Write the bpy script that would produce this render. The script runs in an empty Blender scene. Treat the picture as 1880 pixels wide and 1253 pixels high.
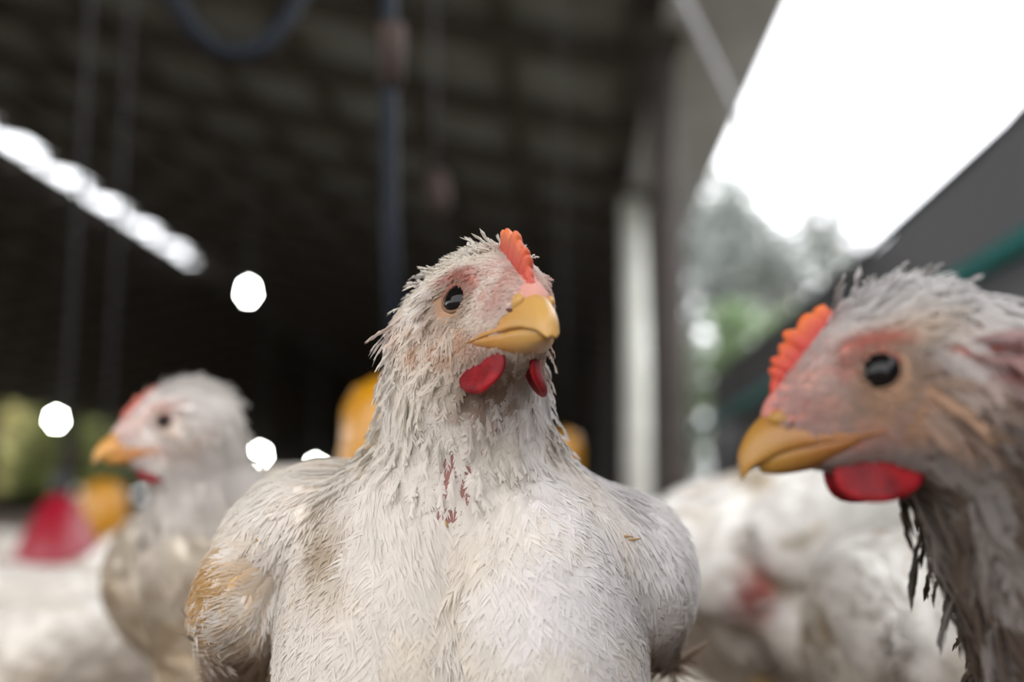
import bpy, bmesh, math, random
import numpy as np
from mathutils import Vector

# ------------------------------------------------------------------ camera, sky, light, exposure
FPX, CX, CY = 2000.0, 940.0, 626.5
YAW, PITCH, CAMH = math.radians(2.86), math.radians(8.56), 0.22
sc = bpy.context.scene
cam_d = bpy.data.cameras.new('camera')
cam = bpy.data.objects.new('camera', cam_d)
sc.collection.objects.link(cam)
sc.camera = cam
cam.location = (0, 0, CAMH)
cam.rotation_euler = (math.pi/2 + PITCH, 0, YAW)
cam_d.sensor_width = 36.0
cam_d.lens = 36.0*FPX/1880.0
cam_d.clip_start, cam_d.clip_end = 0.02, 300
cam_d.dof.use_dof = True
cam_d.dof.focus_distance = 0.392
cam_d.dof.aperture_fstop = 3.4
cam_d.dof.aperture_blades = 7
cam_d.dof.aperture_rotation = math.radians(12)

w = bpy.data.worlds.new('overcast_sky')
sc.world = w
w.use_nodes = True
w.node_tree.nodes['Background'].inputs[0].default_value = (0.95, 0.965, 1.0, 1)
w.node_tree.nodes['Background'].inputs[1].default_value = 4.4

sc.view_settings.view_transform = 'Standard'
sc.view_settings.look = 'None'
sc.view_settings.gamma = 1.0
sc.view_settings.use_curve_mapping = False
sc.view_settings.exposure = 0.0
sc.cycles.use_adaptive_sampling = False
sc.cycles.use_denoising = True
sc.cycles.max_bounces = 4
sc.cycles.diffuse_bounces = 3
sc.cycles.transparent_max_bounces = 4

cp, sp, cw, sw = math.cos(PITCH), math.sin(PITCH), math.cos(YAW), math.sin(YAW)
RGT = np.array([cw, sw, 0.0]); FWD = np.array([-sw*cp, cw*cp, sp]); UPV = np.array([sw*sp, -cw*sp, cp])
CAM = np.array([0, 0, CAMH])
def P(px, py, d):
    """where in the place a thing at this depth stands"""
    return CAM + d*(FWD + RGT*(px-CX)/FPX - UPV*(py-CY)/FPX)

COL = sc.collection
rng = np.random.default_rng(7)
random.seed(3)

# ------------------------------------------------------------------ materials
def mat(name, color=(0.5, 0.5, 0.5), rough=0.7, attr=None, noise=None, bump=None, sss=0.0, spec=0.3, metal=0.0,
        transl=0.0, transp=0.0, emit=None, sheen=0.0):
    m = bpy.data.materials.new(name); m.use_nodes = True
    nt = m.node_tree; N = nt.nodes; Lk = nt.links
    bs = N['Principled BSDF']; out = N['Material Output']
    bs.inputs['Base Color'].default_value = (*color, 1)
    bs.inputs['Roughness'].default_value = rough
    bs.inputs['Specular IOR Level'].default_value = spec
    bs.inputs['Metallic'].default_value = metal
    if sss:
        bs.inputs['Subsurface Weight'].default_value = sss
        bs.inputs['Subsurface Radius'].default_value = (0.004, 0.0015, 0.0008)
        bs.inputs['Subsurface Scale'].default_value = 1.0
    src = None
    if attr:
        a = N.new('ShaderNodeAttribute'); a.attribute_name = attr; src = a.outputs['Color']
    tc = N.new('ShaderNodeTexCoord')
    if noise:
        c2, scale, lo, hi = noise
        nz = N.new('ShaderNodeTexNoise'); nz.inputs['Scale'].default_value = scale; nz.inputs['Detail'].default_value = 5
        Lk.new(tc.outputs['Object'], nz.inputs['Vector'])
        mr = N.new('ShaderNodeMapRange'); mr.inputs[1].default_value = lo; mr.inputs[2].default_value = hi
        Lk.new(nz.outputs[0], mr.inputs[0])
        mx = N.new('ShaderNodeMix'); mx.data_type = 'RGBA'
        Lk.new(mr.outputs[0], mx.inputs['Factor'])
        if src: Lk.new(src, mx.inputs['A'])
        else: mx.inputs['A'].default_value = (*color, 1)
        mx.inputs['B'].default_value = (*c2, 1)
        src = mx.outputs['Result']
    if src: Lk.new(src, bs.inputs['Base Color'])
    if bump:
        bscale, bstr, bdist = bump
        nz = N.new('ShaderNodeTexNoise'); nz.inputs['Scale'].default_value = bscale; nz.inputs['Detail'].default_value = 4
        Lk.new(tc.outputs['Object'], nz.inputs['Vector'])
        bp = N.new('ShaderNodeBump'); bp.inputs['Strength'].default_value = bstr; bp.inputs['Distance'].default_value = bdist
        Lk.new(nz.outputs[0], bp.inputs['Height']); Lk.new(bp.outputs[0], bs.inputs['Normal'])
    last = bs.outputs[0]
    if transl:
        tr = N.new('ShaderNodeBsdfTranslucent')
        if src: Lk.new(src, tr.inputs[0])
        else: tr.inputs[0].default_value = (*color, 1)
        ms = N.new('ShaderNodeMixShader'); ms.inputs[0].default_value = transl
        Lk.new(last, ms.inputs[1]); Lk.new(tr.outputs[0], ms.inputs[2]); last = ms.outputs[0]
    if transp:
        tr = N.new('ShaderNodeBsdfTransparent')
        ms = N.new('ShaderNodeMixShader'); ms.inputs[0].default_value = transp
        Lk.new(last, ms.inputs[1]); Lk.new(tr.outputs[0], ms.inputs[2]); last = ms.outputs[0]
    if emit:
        em = N.new('ShaderNodeEmission'); em.inputs[0].default_value = (*emit[0], 1); em.inputs[1].default_value = emit[1]
        last = em.outputs[0]
    Lk.new(last, out.inputs['Surface'])
    return m

M = {}
M['feather'] = mat('feather', attr='col', rough=0.8, spec=0.1, transl=0.45)
M['skin'] = mat('bird_skin', attr='col', rough=0.6, spec=0.25, bump=(900, 0.35, 0.0006))
M['comb'] = mat('comb_flesh', attr='col', rough=0.5, spec=0.35, sss=0.35, bump=(1500, 0.5, 0.0004))
M['wattle'] = mat('wattle_flesh', (0.27, 0.010, 0.014), 0.5, noise=((0.11, 0.004, 0.006), 120, 0.35, 0.65), spec=0.18, sss=0.05, bump=(1100, 0.5, 0.0005))
M['beak'] = mat('beak_horn', attr='col', rough=0.42, spec=0.4, sss=0.15, bump=(500, 0.15, 0.0004))
M['eye'] = mat('eye_black', (0.006, 0.005, 0.005), 0.05, spec=0.22)
M['iris'] = mat('eye_iris', (0.11, 0.05, 0.018), 0.2, spec=0.5)
M['lid'] = mat('eyelid', attr='col', rough=0.6, spec=0.25, bump=(1400, 0.5, 0.0004))
M['nostril'] = mat('nostril_dark', (0.09, 0.03, 0.015), 0.8)
M['leg'] = mat('leg_scale', (0.55, 0.36, 0.12), 0.6, noise=((0.35, 0.24, 0.12), 150, 0.4, 0.6), bump=(400, 0.4, 0.001))
M['fleck'] = mat('straw_fleck', (0.36, 0.22, 0.09), 0.9)
M['litter'] = mat('litter', (0.16, 0.11, 0.075), 0.95, noise=((0.3, 0.23, 0.16), 14, 0.35, 0.7), bump=(60, 0.8, 0.03))
M['grass'] = mat('grass', (0.17, 0.18, 0.11), 0.95, noise=((0.27, 0.25, 0.19), 1.5, 0.35, 0.7), bump=(20, 0.7, 0.05))
M['sheet'] = mat('roof_sheet', (0.165, 0.178, 0.182), 0.6, noise=((0.11, 0.10, 0.09), 2.0, 0.4, 0.7), spec=0.3)
M['timber'] = mat('dark_timber', (0.04, 0.032, 0.028), 0.85, noise=((0.06, 0.048, 0.04), 9, 0.4, 0.7), bump=(50, 0.4, 0.01))
M['post'] = mat('post_timber', (0.06, 0.05, 0.046), 0.85, noise=((0.04, 0.034, 0.03), 7, 0.4, 0.7), bump=(40, 0.4, 0.01))
M['concrete'] = mat('pale_concrete', (0.60, 0.60, 0.56), 0.9, noise=((0.46, 0.46, 0.42), 5, 0.4, 0.7), bump=(60, 0.3, 0.005))
M['net'] = mat('shade_net', (0.045, 0.043, 0.044), 0.9, transp=0.012)
M['teal'] = mat('teal_pipe', (0.015, 0.13, 0.12), 0.5)
M['hose'] = mat('blue_grey_hose', (0.007, 0.010, 0.015), 0.6, spec=0.15)
M['brown'] = mat('brown_wood', (0.045, 0.028, 0.022), 0.8, noise=((0.03, 0.02, 0.016), 40, 0.4, 0.6))
M['orange'] = mat('orange_plastic', (0.46, 0.20, 0.006), 0.32, spec=0.5)
M['red'] = mat('red_plastic', (0.26, 0.004, 0.016), 0.35, spec=0.5)
M['black'] = mat('black_plastic', (0.015, 0.015, 0.017), 0.5)
M['bulb'] = mat('lit_bulb', emit=((0.93, 1.0, 0.88), 170.0))
M['cord'] = mat('cord', (0.03, 0.03, 0.03), 0.7)
M['tarp'] = mat('grey_tarp', (0.46, 0.46, 0.51), 0.8, noise=((0.38, 0.375, 0.41), 4, 0.4, 0.6), transl=0.25)
M['rope'] = mat('grey_rope', (0.38, 0.38, 0.40), 0.8)
M['leaf'] = mat('leaf', attr='col', rough=0.6, transl=0.35)
M['bark'] = mat('bark', (0.12, 0.10, 0.08), 0.9, bump=(30, 0.5, 0.02))
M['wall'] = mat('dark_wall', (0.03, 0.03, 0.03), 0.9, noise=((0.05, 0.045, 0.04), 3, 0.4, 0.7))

# ------------------------------------------------------------------ object helpers
def tag(o, label=None, cat=None, group=None, kind=None):
    if label: o['label'] = label
    if cat: o['category'] = cat
    if group: o['group'] = group
    if kind: o['kind'] = kind
    return o

def empty(name, loc, **kw):
    o = bpy.data.objects.new(name, None); COL.objects.link(o)
    o.location = tuple(float(v) for v in loc); o.empty_display_size = 0.02
    return tag(o, **kw)

def mesh_np(name, V, faces, m, parent=None, base=None, col=None, smooth=True, fix=False, nrm=None):
    """V (n,3); faces: one int array (k,3) or (k,4), or a list of such; col: per-vertex rgb"""
    V = np.asarray(V, np.float32)
    if base is not None: V = V - np.asarray(base, np.float32)
    if not isinstance(faces, list): faces = [faces]
    faces = [np.asarray(f, np.int32) for f in faces if len(f)]
    me = bpy.data.meshes.new(name)
    loops = np.concatenate([f.ravel() for f in faces])
    tot = np.concatenate([np.full(len(f), f.shape[1], np.int32) for f in faces])
    st = np.concatenate([[0], np.cumsum(tot)[:-1]]).astype(np.int32)
    me.vertices.add(len(V)); me.vertices.foreach_set('co', np.ascontiguousarray(V).ravel())
    me.loops.add(len(loops)); me.loops.foreach_set('vertex_index', loops)
    me.polygons.add(len(tot)); me.polygons.foreach_set('loop_start', st)
    me.update(calc_edges=True)
    if col is not None:
        a = me.attributes.new('col', 'FLOAT_COLOR', 'POINT')
        c = np.ones((len(V), 4), np.float32); c[:, :3] = col
        a.data.foreach_set('color', c.ravel())
    if fix:
        bm = bmesh.new(); bm.from_mesh(me); bmesh.ops.recalc_face_normals(bm, faces=bm.faces[:]); bm.to_mesh(me); bm.free()
    me.polygons.foreach_set('use_smooth', np.full(len(tot), smooth, bool))
    me.validate(); me.update()
    if nrm is not None: me.normals_split_custom_set_from_vertices(np.asarray(nrm, np.float32))
    me.materials.append(m)
    o = bpy.data.objects.new(name, me); COL.objects.link(o)
    if parent is not None: o.parent = parent
    return o

class MB:
    """collects boxes, tubes and lathes for ONE mesh object"""
    def __init__(s): s.V = []; s.F4 = []; s.F3 = []; s.n = 0
    def add(s, V, F4=(), F3=()):
        s.V.append(np.asarray(V, float))
        if len(F4): s.F4.append(np.asarray(F4, int)+s.n)
        if len(F3): s.F3.append(np.asarray(F3, int)+s.n)
        s.n += len(V)
    def box(s, c, h, R=None):
        q = np.array([[x, y, z] for x in (-1, 1) for y in (-1, 1) for z in (-1, 1)], float)*np.asarray(h)
        if R is not None: q = q @ np.asarray(R).T
        s.add(q+np.asarray(c), [[0, 1, 3, 2], [4, 6, 7, 5], [0, 4, 5, 1], [2, 3, 7, 6], [0, 2, 6, 4], [1, 5, 7, 3]])
    def tube(s, path, rad, n=10, cap=True):
        path = np.asarray(path, float); k = len(path); rad = np.broadcast_to(rad, (k,))
        T = np.gradient(path, axis=0); T /= np.linalg.norm(T, axis=1)[:, None]+1e-12
        ref = np.array([0, 0, 1.0]) if abs(T[0, 2]) < 0.9 else np.array([1.0, 0, 0])
        V = []
        u = np.cross(T[0], ref); u /= np.linalg.norm(u)
        for i in range(k):
            u = u - T[i]*(u @ T[i]); u /= np.linalg.norm(u); v = np.cross(T[i], u)
            a = np.arange(n)*2*math.pi/n
            V.append(path[i]+rad[i]*(np.cos(a)[:, None]*u+np.sin(a)[:, None]*v))
        V = np.concatenate(V)
        F = [[i*n+j, i*n+(j+1) % n, (i+1)*n+(j+1) % n, (i+1)*n+j] for i in range(k-1) for j in range(n)]
        T3 = []
        if cap:
            V = np.concatenate([V, path[:1], path[-1:]])
            T3 = [[k*n, (j+1) % n, j] for j in range(n)]+[[k*n+1, (k-1)*n+j, (k-1)*n+(j+1) % n] for j in range(n)]
        s.add(V, F, T3)
    def lathe(s, prof, c=(0, 0, 0), n=28):
        prof = np.asarray(prof, float); k = len(prof); a = np.arange(n)*2*math.pi/n
        V = np.stack([prof[:, 0][:, None]*np.cos(a), prof[:, 0][:, None]*np.sin(a), np.repeat(prof[:, 1][:, None], n, 1)], -1).reshape(-1, 3)
        F = [[i*n+j, i*n+(j+1) % n, (i+1)*n+(j+1) % n, (i+1)*n+j] for i in range(k-1) for j in range(n)]
        s.add(V+np.asarray(c), F)
    def build(s, name, m, parent=None, base=None, smooth=True, col=None):
        V = np.concatenate(s.V); fs = []
        if s.F4: fs.append(np.concatenate(s.F4))
        if s.F3: fs.append(np.concatenate(s.F3))
        if col is not None: col = np.broadcast_to(col, (len(V), 3))
        return mesh_np(name, V, fs, m, parent, base, col=col, smooth=smooth, fix=True)

def vnoise(p, f, seed=0):
    """3-D value noise 0..1"""
    q = np.asarray(p, float)*f + seed*17.31
    i = np.floor(q).astype(np.int64); u = q-i; u = u*u*(3-2*u); r = 0
    for dx in (0, 1):
        for dy in (0, 1):
            for dz in (0, 1):
                h = (i[:, 0]+dx)*374761393+(i[:, 1]+dy)*668265263+(i[:, 2]+dz)*2147483647+seed*974711
                h = (h ^ (h >> 13))*1274126177; h = (h ^ (h >> 16)) & 0xFFFF
                wx = u[:, 0] if dx else 1-u[:, 0]; wy = u[:, 1] if dy else 1-u[:, 1]; wz = u[:, 2] if dz else 1-u[:, 2]
                r = r+wx*wy*wz*(h/65535.0)
    return r
def sstep(a, b, x):
    t = np.clip((x-a)/(b-a), 0, 1); return t*t*(3-2*t)
def lerp(a, b, t):
    return a*(1-t[:, None])+b*t[:, None]
def unit(v): return v/(np.linalg.norm(v, axis=-1, keepdims=True)+1e-12)

# ------------------------------------------------------------------ implicit bird bodies
def ell(c, r, k=0.02, R=None, tag='body', flow=None):
    return dict(t='e', c=np.asarray(c, float), r=np.asarray(r, float), k=k, R=None if R is None else np.asarray(R, float), tag=tag, flow=flow)
def cone(a, b, ra, rb, k=0.02, tag='neck', flow=None):
    a = np.asarray(a, float); b = np.asarray(b, float)
    return dict(t='c', a=a, b=b, ra=ra, rb=rb, k=k, tag=tag, flow=unit(a-b) if flow is None else flow)
def pd(q, p):
    if q['t'] == 'e':
        x = p-q['c']
        if q['R'] is not None: x = x @ q['R']          # columns of R are the axes
        k0 = np.linalg.norm(x/q['r'], axis=-1); k1 = np.linalg.norm(x/q['r']**2, axis=-1)
        return k0*(k0-1)/(k1+1e-9)
    ab = q['b']-q['a']; t = np.clip(((p-q['a'])@ab)/(ab@ab), 0, 1)
    return np.linalg.norm(p-q['a']-t[..., None]*ab, axis=-1)-(q['ra']+(q['rb']-q['ra'])*t)
def sdf(prims, p):
    d = None
    for q in prims:
        e = pd(q, p)
        if d is None: d = e; continue
        if q['k'] < 0:                                  # carve
            k = -q['k']; h = np.clip(0.5-0.5*(d+e)/k, 0, 1); d = d*(1-h)-e*h+k*h*(1-h)
        else:
            k = q['k']; h = np.clip(0.5+0.5*(e-d)/k, 0, 1); d = e*(1-h)+d*h-k*h*(1-h)
    return d
def grad(prims, p, h=0.0008):
    g = np.zeros_like(p)
    for a in range(3):
        e = np.zeros(3); e[a] = h; g[:, a] = sdf(prims, p+e)-sdf(prims, p-e)
    return unit(g)
def surface(prims, xs, ys, zs):
    """naive surface nets on a rectilinear grid"""
    G = np.stack(np.meshgrid(xs, ys, zs, indexing='ij'), -1)
    nx, ny, nz = len(xs), len(ys), len(zs)
    D = sdf(prims, G.reshape(-1, 3)).reshape(nx, ny, nz)
    S = D < 0
    cnt = np.zeros((nx-1, ny-1, nz-1), int)
    for a in (0, 1):
        for b in (0, 1):
            for c in (0, 1): cnt += S[a:nx-1+a, b:ny-1+b, c:nz-1+c]
    act = np.argwhere((cnt > 0) & (cnt < 8))
    idx = -np.ones(cnt.shape, int); idx[tuple(act.T)] = np.arange(len(act))
    pos = np.zeros((len(act), 3)); num = np.zeros(len(act))
    cor = [(a, b, c) for a in (0, 1) for b in (0, 1) for c in (0, 1)]
    for i, A in enumerate(cor):
        for B in cor[i+1:]:
            if sum(abs(x-y) for x, y in zip(A, B)) != 1: continue
            ia = tuple((act+A).T); ib = tuple((act+B).T); da = D[ia]; db = D[ib]
            m = (da < 0) != (db < 0)
            t = np.where(m, da/(da-db+1e-15), 0)
            pos += np.where(m[:, None], G[ia]*(1-t[:, None])+G[ib]*t[:, None], 0); num += m
    pos /= num[:, None]
    for _ in range(2):
        pos = pos-grad(prims, pos)*np.clip(sdf(prims, pos), -0.002, 0.002)[:, None]*0.9
    F = []
    for ax in range(3):
        o = [0, 0, 0]; o[ax] = 1
        A = S[:nx-o[0], :ny-o[1], :nz-o[2]]; B = S[o[0]:, o[1]:, o[2]:]
        e = np.argwhere(A != B); b, c = [(1, 2), (2, 0), (0, 1)][ax]
        e = e[(e[:, b] > 0) & (e[:, c] > 0)]
        if not len(e): continue
        fl = A[tuple(e.T)]
        def cell(db, dc):
            q = e.copy(); q[:, b] -= db; q[:, c] -= dc; return idx[tuple(q.T)]
        Q = np.stack([cell(1, 1), cell(0, 1), cell(0, 0), cell(1, 0)], 1)
        Q[~fl] = Q[~fl][:, ::-1]
        F.append(Q)
    F = np.concatenate(F); F = F[(F >= 0).all(1)]
    return pos, F

def axis_grid(lo, hi, step, flo=None, fhi=None, fstep=None):
    if flo is None: return np.arange(lo, hi+step, step)
    a = np.arange(flo, lo-step, -step)[1:][::-1]; b = np.arange(flo, fhi, fstep); c = np.arange(b[-1]+fstep, hi+step, step)
    return np.concatenate([a, b, c])

def feather_mesh(root, t, n, L, W, lift, curl, col, nb=6, fluff=0.3, r=None, sweep=0.34):
    """every feather: a shaft line with nb tapering barbs on either side, swept towards the tip"""
    N = len(root); b = unit(np.cross(n, t)); t = unit(np.cross(b, n))
    cl, sl = np.cos(lift)[:, None], np.sin(lift)[:, None]; L1 = L[:, None]
    def shaft(s):
        s = s[:, None]; return root+t*L1*s*cl+n*L1*(sl*s-curl[:, None]*s*s)
    V = np.empty((N, 2*nb, 5, 3), np.float32); C = np.empty((N, 2*nb, 5, 3), np.float32); Q = np.empty((N, 2*nb, 5, 3), np.float32)
    h = 0.60*0.80/nb
    nn = unit(n+t*0.05+r.normal(0, 0.035, (N, 3))); col = col*(1+r.normal(0, 0.02, N))[:, None]
    for i in range(nb):
        s0 = 0.02+0.70*i/(nb-1)
        prof = (math.sin(math.pi*min(1, 0.22+0.66*s0)))**0.8
        for k, sd in enumerate((-1, 1)):
            j = i*2+k
            s = np.clip(s0+r.normal(0, 0.02, N), 0, 0.95)
            wd = (W*prof*(1+r.normal(0, 0.22*fluff+0.05, N)))[:, None]
            st = s+sweep+r.normal(0, 0.05+0.08*fluff, N)
            up = r.normal(0, 0.16*fluff, N)[:, None]*wd
            tip = shaft(st)+b*sd*wd-n*0.22*wd+n*up
            mid = 0.5*(shaft(s+0.03)+tip)+b*sd*wd*0.14+n*0.06*wd
            dl = t*(L1*h)
            lo, hi = (0, 1) if sd > 0 else (1, 0)
            V[:, j, lo] = shaft(s-h); V[:, j, hi] = shaft(s+h)
            V[:, j, 2+lo] = mid-dl*0.8; V[:, j, 2+hi] = mid+dl*0.8; V[:, j, 4] = tip
            Q[:, j, :2] = nn[:, None]; Q[:, j, 2:] = unit(nn+b*sd*0.10)[:, None]
            C[:, j] = col[:, None, :]
    q = np.arange(N*2*nb)[:, None]*5
    F = np.concatenate([q+np.array([[0, 1, 3]]), q+np.array([[0, 3, 2]]), q+np.array([[2, 3, 4]])])
    return V.reshape(-1, 3), F, np.clip(C.reshape(-1, 3), 0, 1), unit(Q.reshape(-1, 3))

# ------------------------------------------------------------------ heads
class Head:
    """x across (mm), w forward, z up, measured from the point between the eyes"""
    def __init__(s, eye_at, side, yaw, pitch, roll=0.0, scale=1.0):
        y, p, ro = map(math.radians, (yaw, pitch, roll))
        l = np.array([math.cos(y), math.sin(y), 0])
        f = np.array([math.sin(y)*math.cos(p), -math.cos(y)*math.cos(p), math.sin(p)])
        u = np.array([-math.sin(y)*math.sin(p), math.cos(y)*math.sin(p), math.cos(p)])
        s.l = l*math.cos(ro)+u*math.sin(ro); s.u = u*math.cos(ro)-l*math.sin(ro); s.f = f
        s.s = 0.001*scale; s.R = np.stack([s.l, s.f, s.u], 1)
        s.o = np.asarray(eye_at, float)-s.l*side*15.5*s.s
    def w(s, p): return s.o+(np.asarray(p, float)*s.s) @ s.R.T
    def inv(s, p): return ((p-s.o) @ s.R)/s.s
    def ell(s, c, r, k, tag='head'): return ell(s.w(c), np.asarray(r)*s.s, k*s.s, s.R, tag, unit(-s.f-0.55*s.u))
    def prims(s):
        return [s.ell((0, -9, 1), (16.8, 25, 20), 8), s.ell((0, -17, 2), (18.5, 17, 18.5), 8), s.ell((0, 13, -6), (10.8, 19, 12), 13),
                s.ell((0, -4, -13), (14.2, 21, 12), 11), s.ell((0, 10, -15.5), (10.2, 14, 6.5), 7),
                s.ell((13.6, 0, 7.0), (2.4, 9, 2.6), 4), s.ell((-13.6, 0, 7.0), (2.4, 9, 2.6), 4)]

def head_parts(hd, root, base, prims, c, detail=1.0):
    """beak, comb, wattles, eyes with lids, ear lobes; c: colour choices"""
    def loft(rows, nr, flat):
        V = []
        for (w_, hw, zt, zb) in rows:
            for j in range(nr):
                a = 2*math.pi*j/nr; ca, sa = math.cos(a), math.sin(a)
                zc = zb+(zt-zb)*flat; z = zc+(zt-zc)*sa if sa > 0 else zc+(zc-zb)*sa
                V.append((hw*math.copysign(abs(ca)**(1.0 if sa > 0 and flat < .5 else 0.85), ca), w_, z))
        k = len(rows)
        F = [[i*nr+j, i*nr+(j+1) % nr, (i+1)*nr+(j+1) % nr, (i+1)*nr+j] for i in range(k-1) for j in range(nr)]
        V += [(0, rows[-1][0]+0.4, 0.5*(rows[-1][2]+rows[-1][3]))]
        return np.array(V), F, [[(k-1)*nr+j, (k-1)*nr+(j+1) % nr, k*nr] for j in range(nr)]
    def smoothrows(rows, m=5):
        rows = np.array(rows, float); x = np.arange(len(rows)); xi = np.linspace(0, len(rows)-1, (len(rows)-1)*m+1)
        g = np.gradient(rows, axis=0); i = np.minimum(xi.astype(int), len(rows)-2); t = (xi-i)[:, None]
        return (rows[i]*(2*t**3-3*t**2+1)+g[i]*(t**3-2*t**2+t)+rows[i+1]*(-2*t**3+3*t**2)+g[i+1]*(t**3-t**2))
    up = smoothrows([(3, 15.0, -15.6, -17.2), (9, 14.3, -13.6, -16.9), (15, 12.9, -10.2, -16.4), (21, 11.0, -5.8, -16.0), (26, 8.9, -2.6, -15.6), (31, 7.3, -3.2, -15.6),
                     (36, 5.5, -6.2, -16.6), (39.5, 4.1, -9.6, -17.6), (41.6, 2.7, -13.0, -19.2), (42.3, 1.5, -16.8, -19.9)])
    def skinx(w_, z):
        xs_ = np.linspace(2, 26, 200); return xs_[np.argmax(sdf(prims, hd.w(np.stack([xs_, np.full(200, w_), np.full(200, z)], -1))) > 0)]
    for row in up:
        if row[0] < 22: row[1] = skinx(row[0], row[3]+0.5)+1.35*min(1, (row[0]-1.5)/3)
    V, F, T = loft(up, 28, 0.10)
    yel, org = np.array(c.get('beak', (0.52, 0.29, 0.075))), np.array(c.get('beak2', (0.50, 0.22, 0.045)))
    pink = np.array(c.get('lip', (0.45, 0.10, 0.06)))
    t = np.clip((V[:, 1]-20)/16, 0, 1); cc = lerp(org, yel, t)
    cc = lerp(np.broadcast_to(pink, cc.shape), cc, np.clip((V[:, 1]-3)/6+np.clip((-14.5-V[:, 2])/2, 0, .5), 0, 1))
    bk = mesh_np('beak', hd.w(V), [np.array(F), np.array(T)], M['beak'], root, base, col=cc, fix=True)
    lo = smoothrows([(3, 14.3, -16.0, -18.4), (9, 13.4, -15.6, -20), (15, 11.9, -15.0, -21.6), (23, 8.8, -14.4, -22.2), (28.5, 6.8, -14.4, -21.8), (33, 4.8, -15.0, -20.8), (36.2, 2.2, -16, -19.6)])
    for row in lo:
        if row[0] < 20: row[1] = skinx(row[0], row[2]-1.0)+0.8*min(1, (row[0]-1.5)/3)
    V, F, T = loft(lo, 20, 0.80)
    cc = lerp(np.broadcast_to(org*0.95, V.shape), yel*0.92, np.clip((V[:, 1]-18)/14, 0, 1))
    mesh_np('lower_beak', hd.w(V), [np.array(F), np.array(T)], M['beak'], bk, base, col=cc, fix=True)
    for sd in (-1, 1):                                                   # nostril flap and slit
        def blob(cn, r, rot=0.0, n=12):
            a = np.linspace(0, math.pi, n); b = np.arange(2*n)*math.pi/n
            q = np.stack([np.outer(np.sin(a), np.cos(b)), np.outer(np.sin(a), np.sin(b)), np.outer(np.cos(a), np.ones(2*n))], -1).reshape(-1, 3)*np.array(r)
            cr, sr = math.cos(rot), math.sin(rot)
            q = q @ np.array([[1, 0, 0], [0, cr, sr], [0, -sr, cr]])
            F = [[i*2*n+j, i*2*n+(j+1) % (2*n), (i+1)*2*n+(j+1) % (2*n), (i+1)*2*n+j] for i in range(n-1) for j in range(2*n)]
            return q+np.array(cn), np.array(F)
        V, F = blob((sd*5.4, 26.5, -6.0), (2.3, 5.0, 2.9), 0.25)
        ns = mesh_np('nostril', hd.w(V), F, M['beak'], bk, base, col=np.broadcast_to(yel*0.95, V.shape), fix=True)
        V, F = blob((sd*7.5, 25.0, -7.9), (1.2, 2.9, 0.8), -0.35)
        mesh_np('nostril_opening', hd.w(V), F, M['nostril'], ns, base, fix=True)
    # comb: a blade of fused fingers along the forehead
    nu, nv = int(90*detail)+20, 10
    u = np.linspace(0, 1, nu)
    bw = 27.5*(1-u)**1.0+2.0*u+2.0*np.sin(math.pi*u); bz = -3.0+24.0*u**0.85-0.5*np.sin(math.pi*u)
    tw = np.gradient(bw); tz = np.gradient(bz); ln = np.hypot(tw, tz); nw, nz_ = -(-tz)/ln, (-tw)/ln      # outward: forward and up
    H = c.get('comb_h', 7.5)*np.clip(np.sin(math.pi*np.clip(u*0.86+0.09, 0, 1)), 0, 1)**0.6*(0.75+0.5*u)
    teeth = np.abs(np.cos(math.pi*u*(8.3+0.8*np.sin(4*u))+1.2))**0.7*(0.75+0.25*np.sin(23*u))
    Htot = H*(0.66+0.44*teeth*sstep(0.06, 0.35, u))
    V = []
    for side in (-1, 1):
        for j in range(nv):
            v = j/(nv-1)
            th = (2.6*(1-v)**0.7+1.0*v)*(1 if j < nv-1 else 0.35)*(1+0.55*(teeth-0.55)*min(1, 2*v))*np.clip(u*12, 0.3, 1)*np.clip((1-u)*12, 0.3, 1)
            off = -3.0+(Htot+3.0)*v
            lean = (0.8*np.sin(5*u+1)+c.get('lean', 0))*v*v
            V.append(np.stack([side*th+lean, bw+nw*off, bz+nz_*off+0.9*v*v*u], -1))
    V = np.concatenate(V)
    F = []
    for s_ in range(2):
        for j in range(nv-1):
            for i in range(nu-1):
                a = s_*nu*nv+j*nu+i; F.append([a, a+1, a+nu+1, a+nu])
    o2 = nu*nv
    for i in range(nu-1): F.append([(nv-1)*nu+i, (nv-1)*nu+i+1, o2+(nv-1)*nu+i+1, o2+(nv-1)*nu+i])
    for j in range(nv-1):
        F.append([j*nu, (j+1)*nu, o2+(j+1)*nu, o2+j*nu]); F.append([j*nu+nu-1, (j+1)*nu+nu-1, o2+(j+1)*nu+nu-1, o2+j*nu+nu-1])
    vv = np.tile(np.repeat(np.linspace(0, 1, nv), nu), 2); uu = np.tile(np.tile(u, nv), 2)
    cb = lerp(np.broadcast_to(np.array(c.get('comb', (0.50, 0.07, 0.05))), V.shape), np.array(c.get('comb2', (0.62, 0.16, 0.07))), np.clip(vv*vv*uu*1.5, 0, 1))
    mesh_np('comb', hd.w(V), np.array(F), M['comb'], root, base, col=cb, fix=True)
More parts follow.
